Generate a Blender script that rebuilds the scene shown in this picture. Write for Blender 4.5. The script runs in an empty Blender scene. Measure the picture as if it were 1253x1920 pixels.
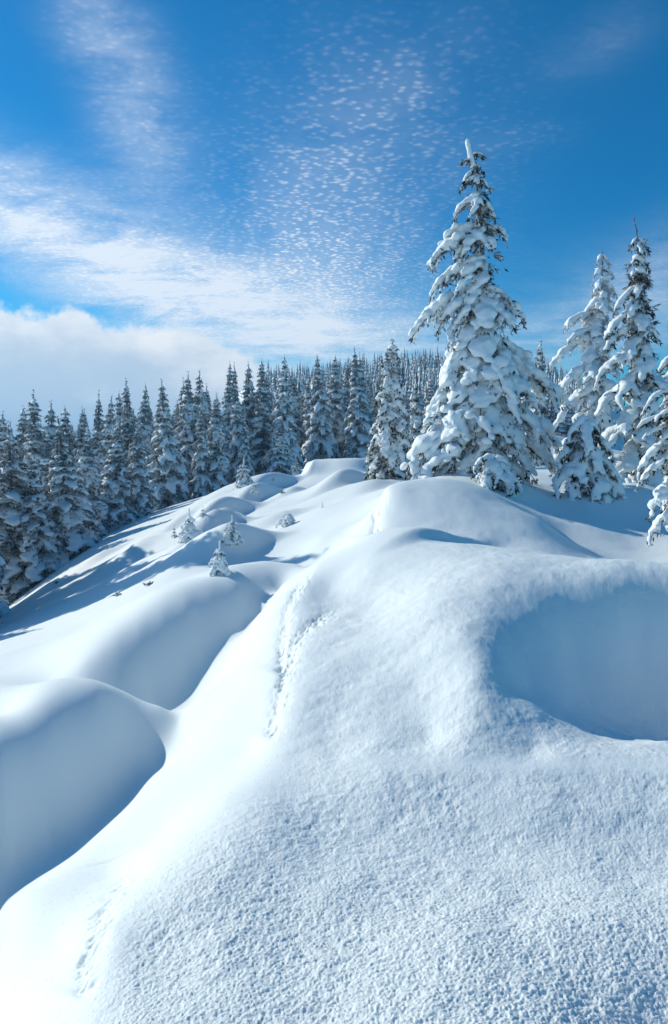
import bpy, math, random
import numpy as np
from mathutils import Vector

R = math.radians
rng = np.random.default_rng(7)
random.seed(7)
sc = bpy.context.scene
COL = sc.collection

# ------------------------------------------------------------------ camera
F, CX, CY, YH = 1280.0, 626.5, 960.0, 860.0      # focal length, centre and horizon of the photograph in its pixels
cam = bpy.data.cameras.new('camera')
cam.sensor_fit = 'VERTICAL'; cam.sensor_height = 36.0; cam.sensor_width = 36.0 * 1253 / 1920
cam.lens = F / 1920 * 36.0
cam.shift_y = -(CY - YH) / 1920
cam.clip_start = 0.05; cam.clip_end = 20000
co = bpy.data.objects.new('camera', cam); COL.objects.link(co)
co.location = (0, 0, 0); co.rotation_euler = (R(90), 0, 0)
sc.camera = co

# ------------------------------------------------------------------ sun and sky
SUN_AZ, SUN_EL = R(-57), R(29)                    # azimuth from +Y towards +X
S = Vector((math.sin(SUN_AZ) * math.cos(SUN_EL), math.cos(SUN_AZ) * math.cos(SUN_EL), math.sin(SUN_EL)))
sl = bpy.data.lights.new('sun', 'SUN'); sl.energy = 3.6; sl.angle = R(0.5); sl.color = (1.0, 0.965, 0.855)
so = bpy.data.objects.new('sun', sl); COL.objects.link(so)
so.rotation_euler = S.to_track_quat('Z', 'Y').to_euler()

world = bpy.data.worlds.new('World'); sc.world = world; world.use_nodes = True
wt = world.node_tree; wt.nodes.clear()

class N:
    """tiny helper for node trees"""
    def __init__(s, t): s.t = t
    def new(s, k, **kw):
        n = s.t.nodes.new(k)
        for a, b in kw.items(): setattr(n, a, b)
        return n
    def put(s, sock, v):
        if isinstance(v, (int, float)): sock.default_value = v
        elif isinstance(v, (tuple, list)): sock.default_value = v
        else: s.t.links.new(v, sock)
    def m(s, op, a, b=0.0, c=0.0, clamp=False):
        n = s.new('ShaderNodeMath', operation=op); n.use_clamp = clamp
        s.put(n.inputs[0], a); s.put(n.inputs[1], b); s.put(n.inputs[2], c)
        return n.outputs[0]
    def vec(s, x, y, z):
        n = s.new('ShaderNodeCombineXYZ')
        s.put(n.inputs[0], x); s.put(n.inputs[1], y); s.put(n.inputs[2], z)
        return n.outputs[0]
    def noise(s, v, scale, detail=4, rough=0.55, dist=0.0, lac=2.0):
        n = s.new('ShaderNodeTexNoise'); s.put(n.inputs['Vector'], v)
        n.inputs['Scale'].default_value = scale; n.inputs['Detail'].default_value = detail
        n.inputs['Roughness'].default_value = rough; n.inputs['Distortion'].default_value = dist
        n.inputs['Lacunarity'].default_value = lac
        return n.outputs[0]
    def ramp(s, x, lo, hi, a=0.0, b=1.0):
        n = s.new('ShaderNodeMapRange', interpolation_type='SMOOTHSTEP')
        s.put(n.inputs[0], x); n.inputs[1].default_value = lo; n.inputs[2].default_value = hi
        n.inputs[3].default_value = a; n.inputs[4].default_value = b
        return n.outputs[0]
    def mix(s, f, a, b):
        n = s.new('ShaderNodeMix', data_type='RGBA')
        s.put(n.inputs[0], f); s.put(n.inputs[6], a); s.put(n.inputs[7], b)
        return n.outputs[2]

w = N(wt)
sky = w.new('ShaderNodeTexSky', sky_type='NISHITA'); sky.sun_disc = False
sky.sun_elevation = SUN_EL; sky.sun_rotation = SUN_AZ % (2 * math.pi)
sky.altitude = 1500; sky.air_density = 1.0; sky.dust_density = 0.35; sky.ozone_density = 1.6
tc = w.new('ShaderNodeTexCoord')
sep = w.new('ShaderNodeSeparateXYZ'); w.put(sep.inputs[0], tc.outputs['Generated'])
dx, dy, dz = sep.outputs
ay = w.m('MAXIMUM', w.m('ABSOLUTE', dy), 0.12)
ga = w.m('DIVIDE', dx, ay); gb = w.m('DIVIDE', dz, ay)          # slopes of the viewing direction
zz = w.m('MAXIMUM', w.m('ADD', dz, 0.035), 0.02)
pl = w.vec(w.m('DIVIDE', dx, zz), w.m('DIVIDE', dy, zz), 0.0)     # position on a flat cloud layer
dirv = tc.outputs['Generated']

def blob(u, v, ru, rv, ang=0.0, p=2.0):
    a0, b0 = (u - CX) / F, (YH - v) / F
    c, s_ = math.cos(R(ang)), math.sin(R(ang))
    da = w.m('SUBTRACT', ga, a0); db = w.m('SUBTRACT', gb, b0)
    p1 = w.m('DIVIDE', w.m('ADD', w.m('MULTIPLY', da, c), w.m('MULTIPLY', db, s_)), ru / F)
    p2 = w.m('DIVIDE', w.m('ADD', w.m('MULTIPLY', da, -s_), w.m('MULTIPLY', db, c)), rv / F)
    q = w.m('ADD', w.m('POWER', w.m('ABSOLUTE', p1), p), w.m('POWER', w.m('ABSOLUTE', p2), p))
    return w.m('EXPONENT', w.m('MULTIPLY', q, -1.0))
def addm(*a):
    r = a[0]
    for b in a[1:]: r = w.m('ADD', r, b)
    return r
g2 = w.vec(ga, gb, 0.0)
warp = w.noise(g2, 3.0, 3, 0.5)
big = w.noise(g2, 5.0, 5, 0.6, 0.6)
# wispy cirrus sheet, stretched along the layer
mp = w.new('ShaderNodeMapping'); w.put(mp.inputs[0], pl); mp.inputs['Rotation'].default_value = (0, 0, R(25)); mp.inputs['Scale'].default_value = (1.0, 2.2, 1.0)
wisp = w.noise(mp.outputs[0], 1.7, 7, 0.6, 0.6)
mg = w.new('ShaderNodeMapping'); w.put(mg.inputs[0], g2); mg.inputs['Rotation'].default_value = (0, 0, R(24)); mg.inputs['Scale'].default_value = (0.8, 2.2, 1.0)
fine = w.noise(mg.outputs[0], 9.0, 8, 0.68, 0.7)
m_cir = addm(w.m('MULTIPLY', blob(170, 465, 350, 88, -23), 1.15),
             w.m('MULTIPLY', blob(40, 380, 170, 70, -35), 0.4),
             w.m('MULTIPLY', blob(440, 570, 300, 75, -12), 0.95),
             w.m('MULTIPLY', blob(190, 60, 170, 75, -62), 0.34),
             w.m('MULTIPLY', blob(265, 240, 170, 75, -72), 0.42),
             w.m('MULTIPLY', blob(1230, 560, 300, 90, 22), 0.62),
             w.m('MULTIPLY', blob(1130, 75, 110, 50, 30), 0.10),
             w.m('MULTIPLY', blob(620, 640, 420, 50, 0), 0.55))
cir0 = w.m('MULTIPLY', m_cir, w.ramp(w.m('ADD', w.m('MULTIPLY', wisp, 0.42), w.m('MULTIPLY', fine, 0.58)), 0.30, 0.68, 0.20, 1.08))
# mackerel ripples
mp2 = w.new('ShaderNodeMapping'); w.put(mp2.inputs[0], pl); mp2.inputs['Rotation'].default_value = (0, 0, R(-8)); mp2.inputs['Scale'].default_value = (1.0, 1.25, 1.0)
vor = w.new('ShaderNodeTexVoronoi', feature='SMOOTH_F1'); w.put(vor.inputs['Vector'], mp2.outputs[0])
vor.inputs['Scale'].default_value = 40.0; vor.inputs['Smoothness'].default_value = 0.8; vor.inputs['Randomness'].default_value = 1.0
grp = w.noise(mp2.outputs[0], 17.0, 6, 0.72, 0.9)
cell = w.ramp(w.m('ADD', vor.outputs['Distance'], w.m('MULTIPLY', grp, 0.9)), 0.96, 0.38, 0.0, 1.0)
cir = w.m('MULTIPLY', cir0, w.m('MULTIPLY_ADD', cell, 0.42, 0.74))
m_mac = addm(w.m('MULTIPLY', blob(620, 400, 270, 190, 60), 0.95),
             w.m('MULTIPLY', blob(560, 520, 260, 100, 0), 0.8),
             w.m('MULTIPLY', blob(740, 170, 170, 60, 45), 0.2),
             w.m('MULTIPLY', blob(960, 260, 120, 28, 10), 0.10))
mac = w.m('MULTIPLY', w.m('MULTIPLY', m_mac, w.ramp(big, 0.32, 0.62, 0.35, 1.05)), w.m('MULTIPLY_ADD', cell, 0.58, 0.20))
# cumulus bank low on the left
edge = w.m('ADD', w.m('MULTIPLY_ADD', ga, -0.20, 0.075), w.m('MULTIPLY', w.noise(g2, 11.0, 5, 0.55), 0.14))
cum = w.ramp(w.m('SUBTRACT', edge, gb), 0.0, 0.022, 0.0, 1.0)
cum = w.m('MULTIPLY', cum, w.ramp(ga, 0.02, -0.16, 0.0, 1.0))
cshade = w.noise(w.vec(ga, w.m('MULTIPLY', gb, 1.8), 0.0), 7.0, 5, 0.55)
ccol = w.mix(w.ramp(w.m('ADD', w.m('SUBTRACT', edge, gb), w.m('MULTIPLY', cshade, 0.34)), 0.13, 0.30), (9.2, 9.3, 9.2, 1), (5.2, 6.2, 7.2, 1))
hs = w.new('ShaderNodeHueSaturation'); hs.inputs['Hue'].default_value = 0.490; hs.inputs['Saturation'].default_value = 1.55; hs.inputs['Value'].default_value = 0.97
w.put(hs.inputs['Color'], sky.outputs[0])
tint = w.new('ShaderNodeMix', data_type='RGBA', blend_type='MULTIPLY'); tint.inputs[0].default_value = 1.0
w.put(tint.inputs[6], hs.outputs[0]); tint.inputs[7].default_value = (0.10, 1.03, 1.12, 1)      # the deep azure of thin mountain air
dens = w.m('MINIMUM', w.m('ADD', cir, mac), 0.92, clamp=True)
c1 = w.mix(dens, tint.outputs[2], (8.0, 8.6, 9.2, 1))
c2 = w.mix(w.m('MULTIPLY', cum, 0.95), c1, ccol)
bg = w.new('ShaderNodeBackground'); w.put(bg.inputs[0], c2); bg.inputs[1].default_value = 0.10
wo = w.new('ShaderNodeOutputWorld'); w.put(wo.inputs[0], bg.outputs[0])

sc.view_settings.view_transform = 'Standard'; sc.view_settings.look = 'None'
sc.view_settings.exposure = 0.20; sc.view_settings.gamma = 1.0; sc.view_settings.use_curve_mapping = False
sc.render.engine = 'CYCLES'
sc.cycles.max_bounces = 5; sc.cycles.diffuse_bounces = 3; sc.cycles.glossy_bounces = 2

# ------------------------------------------------------------------ numpy noise
def _h(ix, iy, iz):
    n = (ix * 374761393 + iy * 668265263 + iz * 2147483647 % 4294967291) & 0xFFFFFFFF
    n = ((n ^ (n >> 13)) * 1274126177) & 0xFFFFFFFF
    n = ((n ^ (n >> 16)) * 2246822519) & 0xFFFFFFFF
    return ((n ^ (n >> 15)) & 0xFFFFFF) / 8388607.5 - 1.0
def vnoise(x, y, z=None):
    """value noise -1..1"""
    if z is None: z = np.zeros_like(x)
    x0 = np.floor(x).astype(np.int64); y0 = np.floor(y).astype(np.int64); z0 = np.floor(z).astype(np.int64)
    fx = x - x0; fy = y - y0; fz = z - z0
    fx = fx * fx * (3 - 2 * fx); fy = fy * fy * (3 - 2 * fy); fz = fz * fz * (3 - 2 * fz)
    r = 0
    for k in ((0, 1) if np.any(fz) else (0,)):
        wz = fz if k else 1 - fz
        for i in (0, 1):
            wx = fx if i else 1 - fx
            for j in (0, 1):
                wy = fy if j else 1 - fy
                r = r + wx * wy * wz * _h(x0 + i + 5000, y0 + j + 9000, (z0 + k) * 7919 + 77)
    return r
def fbm(x, y, z=None, o=4, g=0.5):
    a, f, r = 1.0, 1.0, 0
    for i in range(o):
        r = r + a * vnoise(x * f + i * 17.3, y * f - i * 9.1, None if z is None else z * f + i * 3.7)
        a *= g; f *= 2.03
    return r
def sstep(a, b, x):
    t = np.clip((x - a) / (b - a), 0, 1); return t * t * (3 - 2 * t)

# ------------------------------------------------------------------ terrain height field
# control points: column, apparent row, distance in metres -> metres below eye level
CP = """
-900 2100 1.3|-300 2100 1.5|200 2150 1.45|626 2150 1.42|1253 2150 1.50|1800 2150 1.40
-900 1800 2.6|2200 1800 2.1|2200 1500 3.3|2200 1250 5.8|2200 1050 9|2200 1000 14|2200 950 22|2200 920 40|2200 910 90
-900 1700 3.6|-900 1560 5|-900 1480 7|-900 1420 10|-900 1380 14|-900 1330 20|-900 1230 42|-900 1100 80
0 1920 2.25|0 1790 2.85|60 1860 2.3|165 1850 2.08|200 1740 2.35|330 1590 2.95|270 1660 2.65
100 1760 2.7|200 1640 3.4|300 1560 3.7
420 1500 3.4|500 1460 3.6|626 1920 1.83|1253 1920 1.92|300 1800 2.15|420 1650 2.55
620 1640 2.66
1000 1405 3.83|1253 1404 4.0|800 1390 3.95
-200 1780 4.0|345 1395 5.75|240 1500 5.2|300 1440 5.6
110 1277 6.9|40 1282 6.9|-100 1300 7.0|0 1345 5.75|-150 1400 5.5
240 1296 6.5|300 1318 6.5|335 1360 6.3
400 1350 5.4|450 1250 6.7|480 1150 8.6|380 1300 6.5|530 1085 10.2|560 1066 11.4
470 1400 4.5|515 1370 4.35|530 1250 5.35|545 1110 7.6|590 1064 9.0|565 1180 6.3
300 1345 7.2|200 1310 7.2|287 1303 8.15|350 1262 8.65|416 1212 9.08|495 1157 9.94|560 1095 11.4|590 1075 12.5
220 1150 10.5|350 1092 11.5|100 1205 10.5
500 1082 11.0|430 1062 12.2|500 1050 12.6|560 1053 12.6|430 1064 13.4|500 1062 13.6|560 1066 13.4|480 1056 14.8
430 1024 16|500 1013 17|545 1003 17
0 1260 9.2|0 1225 11.3|0 1200 15|0 1180 20|0 1160 30|0 1142 42|0 1060 75|0 1010 120|0 930 300|0 890 700
150 1170 12.4|150 1135 17|150 1095 25|150 1055 38|150 1020 52|150 975 90|150 925 200|150 890 600
300 1085 14.5|300 1035 24|300 988 38|300 955 57|300 925 95|300 880 200|300 870 600
390 1060 14.5|400 1020 22|400 985 30|430 945 40|400 925 60|410 975 33
600 1010 14.5|650 985 15.0|700 960 14.5|560 1000 17.5|620 1050 11.5|660 1020 12
600 953 21|700 926 20.5|660 940 20.5|540 983 20|480 1003 21
560 962 27|470 955 36|520 945 32|600 938 33|500 930 40|440 915 52|520 903 50|540 908 44
600 918 41|640 915 32|680 905 33|690 916 38|590 892 45|640 885 45|690 885 44|540 915 47
585 888 47|640 886 47|720 888 47|640 884 54|580 888 54|700 884 56|550 900 54|490 905 62
560 877 76|640 868 82|460 903 66|720 866 82|850 860 90
725 905 13.8|780 897 14.6|850 900 14.8|900 915 14.5|780 930 12.9|860 950 12.4|950 940 14.2|1010 968 13.0|950 985 11.6|720 995 11.5|730 950 12.6
780 905 17.5|860 905 18.5
697 950 15.6|690 1003 11.3
705 1002 10.0|1100 1047 7.9
770 1008 10.6|850 1020 10.3|950 1035 10.3|1050 1048 9.9|1253 1075 9.2
1050 1010 14.5|1120 1030 14.2|1200 1020 15.5|1253 1050 13.5|1100 960 18|1253 970 18.5|950 930 20|1050 938 20
905 902 20.5|1000 910 21|1200 935 22|620 870 66|850 885 28|900 878 38|720 915 30|800 893 30|1253 905 38|1253 895 90|1050 880 90
620 1100 8.0|700 1060 8.0|700 1130 6.9|640 1200 5.75|700 1300 4.6|600 1350 4.35|640 1420 3.85|800 1060 7.4|780 1150 5.8|780 1280 4.62
1253 1084 6.6|1050 1092 6.4|930 1112 6.0|860 1190 5.0
1253 1385 4.2|900 1250 4.52|930 1282 4.38|1000 1325 4.25|900 1320 4.15|950 1370 3.95|1075 1372 4.15|1480 1100 7.2|1480 1380 4.3
560 850 130|560 780 250|560 730 400|560 722 460|560 780 700
640 850 130|640 760 240|640 704 440|640 780 700
720 840 130|720 750 220|720 705 350|720 692 440|720 770 700
850 840 130|850 750 240|850 692 440|850 770 700
1020 830 130|1020 760 230|1020 708 420|1020 780 700
1253 860 130|1253 830 230|1253 800 420|1253 830 700
440 860 130|440 800 250|440 750 440|440 800 700
2200 870 700|-900 900 700|2200 880 250
"""
CL = """
-200 1540 4.4|0 1428 4.75|90 1352 5.35|180 1289 6.0|240 1296 6.35|300 1318 6.4|335 1360 6.25
-200 1775 4.3|0 1645 4.3|60 1592 4.5|122 1540 4.8|211 1470 5.35|313 1402 5.85
-100 1300 7.0|40 1282 6.9|110 1275 6.9|180 1279 6.6|240 1292 6.6|300 1315 6.6
200 1312 7.5|287 1303 8.15|350 1262 8.65|416 1212 9.08|495 1157 9.94|560 1095 11.4|590 1075 12.5
90 1282 7.9|160 1240 8.2|220 1205 8.6|350 1132 9.5|440 1098 10.3|500 1082 11.0
430 1062 12.2|500 1050 12.6|560 1053 12.6
1480 1090 6.6|1253 1084 6.6|1050 1092 6.4|930 1112 6.0|875 1150 5.5|852 1185 5.05|850 1230 4.75
1411 1207 6.2|1200 1214 6.0|1081 1235 5.6|1038 1267 5.1|993 1288 4.72
520 1395 4.1|516 1365 4.35|530 1250 5.35|545 1110 7.6|590 1064 9.0|700 1004 9.9|760 1005 9.6|830 1015 9.4|900 1024 9.1|1000 1034 8.5|1100 1047 7.9|1253 1058 7.6|1500 1066 7.4
110 1930 1.95|165 1850 2.08|200 1740 2.35|270 1660 2.65|330 1590 2.95|420 1500 3.4|500 1455 3.65|600 1432 3.75|700 1427 3.66|850 1432 3.58|1000 1436 3.53|1253 1440 3.56|1500 1445 3.56
0 1705 3.5|100 1640 3.8|200 1570 4.2|300 1450 5.2|345 1400 5.6|400 1340 5.6
575 888 47|640 886 47|720 888 47
600 1562 3.04|750 1566 3.03|900 1569 3.02|1253 1574 3.02|1500 1578 3.0
560 1720 2.36|900 1720 2.33|1253 1720 2.38|1500 1720 2.4
570 895 46|600 900 43|640 897 42|700 895 42
"""
P = [[float(t) for t in s.split()] for l in CP.strip().split('\n') for s in l.split('|')]
for l in CL.strip().split('\n'):
    q = [[float(t) for t in s.split()] for s in l.split('|')]
    P += [p for p in q[:1]]
    for a, b in zip(q[:-1], q[1:]):
        k = max(1, int(round(math.hypot((a[0] - b[0]) / 260, 2.1 * math.log(a[2] / b[2])) / 0.16)))
        P += [[a[i] + (b[i] - a[i]) * j / k for i in range(3)] for j in range(1, k + 1)]
P = np.array(P)
_keep = []
for i in range(len(P)):                                # drop near duplicates
    if all(math.hypot((P[i, 0] - P[j, 0]) / 260, 2.1 * math.log(P[i, 2] / P[j, 2])) > 0.05 for j in _keep): _keep.append(i)
P = P[_keep]
KU, KL = 1 / 260.0, 2.1
def _key(u, y): return np.stack([u * KU, np.log(y) * KL], -1)
def _phi(d2): return 0.5 * d2 * np.log(d2 + 1e-9)
cp = _key(P[:, 0], P[:, 2]); ch = (P[:, 1] - YH) * P[:, 2] / F
chs = np.sign(ch) * np.log1p(np.abs(ch))          # far hills are tall: compress while interpolating
n = len(P)
A = np.zeros((n + 3, n + 3)); d2 = ((cp[:, None] - cp[None]) ** 2).sum(-1)
A[:n, :n] = _phi(d2) + np.eye(n) * 0.010
A[:n, n] = 1; A[:n, n + 1:] = cp; A[n:, :n] = A[:n, n:].T
W = np.linalg.solve(A, np.concatenate([chs, np.zeros(3)]))
def sstep(a, b, x):
    t = np.clip((x - a) / (b - a), 0, 1); return t * t * (3 - 2 * t)
# smaller drifts farther off: place (column, distance), length, half-width, height, heading of the lee side
LOBES = [(815, 9.45, 1.3, 1.2, .17, -40), (455, 16.3, 4, 1.2, .55, -28), (500, 43, 7, 2.8, 1.15, -28), (470, 37, 6, 2.4, 1.1, -25), (428, 31, 6, 2.2, 1.1, -30), (395, 24, 4.5, 1.8, .9, -28), (330, 30, 5, 1.5, .4, -20),
         (655, 33, 7, 2.4, .95, -35), (690, 27, 6, 2.0, .45, -30), (345, 19, 4, 1.3, .35, -28), (520, 24, 4, 1.4, .35, -35), (250, 24, 5, 1.6, .3, -25), (560, 36, 4, 1.5, .4, -30), (180, 33, 6, 1.8, .35, -20)]
def drifts(U, Y):
    X = (U - CX) / F * Y; r = np.zeros_like(X)
    for u0, y0, L, w_, h_, a in LOBES:
        x0 = (u0 - CX) / F * y0; c, s_ = math.cos(R(a)), math.sin(R(a))
        p = (X - x0) * c + (Y - y0) * s_; q = -(X - x0) * s_ + (Y - y0) * c
        q = q + 0.25 * w_ * np.sin(p * 2.2 / w_ + u0)
        r += h_ * np.exp(-(q / w_) ** 2) * sstep(-L, 0, p) * (1 - sstep(-.1, L * .18, p))
    for u0, y0, rr, h_ in ((1185, 20.2, 1.5, .55), (1225, 19.0, 1.2, .35), (905, 20.3, 1.8, .35), (960, 18.9, .8, .35), (1100, 18.9, 1.1, .3), (722, 30, 1.1, .35), (1110, 26.5, 2.0, .5)):
        x0 = (u0 - CX) / F * y0; r += h_ * np.exp(-((X - x0) ** 2 + (Y - y0) ** 2) / rr ** 2)     # snow heaped round the trunks
    # wind-cut cornice
    r += 0.95 * sstep(566, 584, U + 6 * np.sin(Y * 1.3)) * (1 - sstep(760, 900, U)) * sstep(44.6, 46.2, Y + .5 * np.sin(X * 1.1)) * (1 - sstep(54, 62, Y))
    return r
def h_smooth(u, y):
    u = np.clip(np.asarray(u, float), -1100, 2400); y = np.clip(np.asarray(y, float), 1.2, 750)
    sh = np.broadcast(u, y).shape
    k = _key(*[a.ravel() for a in np.broadcast_arrays(u, y)])
    out = np.empty(len(k))
    for i in range(0, len(k), 40000):
        kk = k[i:i + 40000]
        d = ((kk[:, None, :] - cp[None]) ** 2).sum(-1)
        out[i:i + 40000] = _phi(d) @ W[:n] + W[n] + kk @ W[n + 1:]
    out = np.sign(out) * np.expm1(np.abs(out))
    U_ = k[:, 0] / KU; Y_ = np.exp(k[:, 1] / KL)
    out -= drifts(U_, Y_)
    return out.reshape(sh)
def ground_z(x, y):
    return -float(h_smooth(CX + F * x / y, np.array([y]))[0])
def hit(u, v, y0=1.5, y1=120.0):
    """first place on the ground seen at column u, row v"""
    ys = np.exp(np.linspace(math.log(y0), math.log(y1), 900))
    V = YH + F * h_smooth(np.full_like(ys, u), ys) / ys
    i = int(np.argmax(V <= v)) if np.any(V <= v) else len(ys) - 1
    y = float(ys[i]); return Vector(((u - CX) / F * y, y, -float(h_smooth(u, np.array([y]))[0])))
def on_ground(u, y):
    x = (u - CX) / F * y
    return Vector((x, y, ground_z(x, y)))

# ------------------------------------------------------------------ materials
def snow_material(name, ground=False):
    m = bpy.data.materials.new(name); m.use_nodes = True; t = m.node_tree; t.nodes.clear(); q = N(t)
    bs = q.new('ShaderNodeBsdfPrincipled'); out = q.new('ShaderNodeOutputMaterial'); q.put(out.inputs[0], bs.outputs[0])
    geo = q.new('ShaderNodeNewGeometry'); pos = geo.outputs['Position']
    bs.inputs['Base Color'].default_value = (0.84, 0.895, 0.90, 1)
    bs.inputs['Roughness'].default_value = 0.62; bs.inputs['Specular IOR Level'].default_value = 0.25
    if ground:
        bs.inputs['Subsurface Weight'].default_value = 0.35; bs.inputs['Subsurface Radius'].default_value = (0.9, 1.0, 1.1)
        bs.inputs['Subsurface Scale'].default_value = 0.010
        at = q.new('ShaderNodeAttribute'); at.attribute_name = 'rough'; ro = at.outputs['Fac']
        tone = q.noise(pos, 1.3, 4, 0.6)
        q.put(bs.inputs['Base Color'], q.mix(tone, (0.825, 0.895, 0.885, 1), (0.855, 0.915, 0.90, 1)))
        n1 = q.noise(pos, 90.0, 3, 0.7); n2 = q.noise(pos, 320.0, 2, 0.6); n0 = q.noise(pos, 26.0, 3, 0.7)
        hgt = q.m('ADD', q.m('MULTIPLY', n0, q.m('MULTIPLY_ADD', ro, 1.1, 0.10)), q.m('ADD', q.m('MULTIPLY', n1, q.m('MULTIPLY_ADD', ro, 0.85, 0.26)), q.m('MULTIPLY', n2, q.m('MULTIPLY_ADD', ro, 0.35, 0.12))))
        b = q.new('ShaderNodeBump'); b.inputs['Strength'].default_value = 0.6; b.inputs['Distance'].default_value = 0.006
        q.put(b.inputs['Height'], hgt)
        # ice crystals: rare facets that are glossy and turned
        vo = q.new('ShaderNodeTexVoronoi'); q.put(vo.inputs['Vector'], pos); vo.inputs['Scale'].default_value = 140.0
        sp = q.new('ShaderNodeSeparateColor'); q.put(sp.inputs[0], vo.outputs['Color'])
        spark = q.m('GREATER_THAN', sp.outputs[0], 0.975)
        vs = q.new('ShaderNodeVectorMath', operation='SUBTRACT'); q.put(vs.inputs[0], vo.outputs['Color']); vs.inputs[1].default_value = (0.5, 0.5, 0.5)
        sc_ = q.new('ShaderNodeVectorMath', operation='SCALE'); q.put(sc_.inputs[0], vs.outputs[0]); q.put(sc_.inputs['Scale'], q.m('MULTIPLY', spark, 0.25))
        ad = q.new('ShaderNodeVectorMath', operation='ADD'); q.put(ad.inputs[0], b.outputs[0]); q.put(ad.inputs[1], sc_.outputs[0])
        nm = q.new('ShaderNodeVectorMath', operation='NORMALIZE'); q.put(nm.inputs[0], ad.outputs[0])
        q.put(bs.inputs['Normal'], nm.outputs[0])
        q.put(bs.inputs['Roughness'], q.m('MULTIPLY_ADD', spark, -0.45, 0.62))
    else:
        b = q.new('ShaderNodeBump'); b.inputs['Strength'].default_value = 0.45; b.inputs['Distance'].default_value = 0.03
        q.put(b.inputs['Height'], q.noise(pos, 11.0, 3, 0.55))
        q.put(bs.inputs['Normal'], b.outputs[0])
    return m
def needle_material(name, frost, dark=(0.020, 0.034, 0.016, 1), brown=(0.055, 0.048, 0.026, 1)):
    m = bpy.data.materials.new(name); m.use_nodes = True; t = m.node_tree; q = N(t); bs = t.nodes['Principled BSDF']
    geo = q.new('ShaderNodeNewGeometry')
    n1 = q.noise(geo.outputs['Position'], 5.0, 4, 0.7); n2 = q.noise(geo.outputs['Position'], 23.0, 2, 0.6)
    c = q.mix(q.ramp(n2, 0.4, 0.65), dark, brown)
    q.put(bs.inputs['Base Color'], q.mix(q.ramp(n1, 0.62 - frost, 0.78 - frost), c, (0.56, 0.60, 0.63, 1)))
    bs.inputs['Roughness'].default_value = 0.8; bs.inputs['Specular IOR Level'].default_value = 0.2
    return m
def bark_material():
    m = bpy.data.materials.new('bark'); m.use_nodes = True; t = m.node_tree; q = N(t); bs = t.nodes['Principled BSDF']
    geo = q.new('ShaderNodeNewGeometry')
    n1 = q.noise(geo.outputs['Position'], 14.0, 4, 0.7)
    q.put(bs.inputs['Base Color'], q.mix(q.ramp(n1, 0.42, 0.68), (0.065, 0.052, 0.042, 1), (0.42, 0.43, 0.44, 1)))
    b = q.new('ShaderNodeBump'); b.inputs['Distance'].default_value = 0.03; q.put(b.inputs['Height'], n1); q.put(bs.inputs['Normal'], b.outputs[0])
    bs.inputs['Roughness'].default_value = 0.9
    return m
M_GROUND = snow_material('snow_surface', True)
M_SNOW = snow_material('snow_load')
M_NEED = needle_material('frosted_needles', 0.18)
M_NEEDD = needle_material('dark_needles', 0.12)
M_NEEDF = needle_material('forest_needles', 0.21, (0.028, 0.044, 0.026, 1))
M_NEEDW = needle_material('rimed_needles', 0.34)
M_BARK = bark_material()

# ------------------------------------------------------------------ mesh helpers
def np_mesh(name, verts, faces, mats, smooth=True, midx=None):
    verts = np.asarray(verts, np.float32); faces = np.asarray(faces, np.int32)
    me = bpy.data.meshes.new(name); k = faces.shape[1]
    me.vertices.add(len(verts)); me.vertices.foreach_set('co', verts.ravel())
    me.loops.add(faces.size); me.loops.foreach_set('vertex_index', faces.ravel())
    me.polygons.add(len(faces)); me.polygons.foreach_set('loop_start', np.arange(0, faces.size, k, dtype=np.int32))
    me.polygons.foreach_set('loop_total', np.full(len(faces), k, np.int32))
    if smooth: me.polygons.foreach_set('use_smooth', np.ones(len(faces), bool))
    for m in (mats if isinstance(mats, (list, tuple)) else [mats]): me.materials.append(m)
    if midx is not None: me.polygons.foreach_set('material_index', np.asarray(midx, np.int32))
    me.update(); me.validate()
    return me
def link(name, me, parent=None):
    o = bpy.data.objects.new(name, me); COL.objects.link(o)
    if parent is not None: o.parent = parent
    return o
def thing(name, label, cat, loc=(0, 0, 0), group=None, rz=0.0):
    o = bpy.data.objects.new(name, None); COL.objects.link(o); o.location = loc; o.rotation_euler = (0, 0, rz)
    o['label'] = label; o['category'] = cat
    if group: o['group'] = group
    o.empty_display_size = 0.3
    return o

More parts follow.
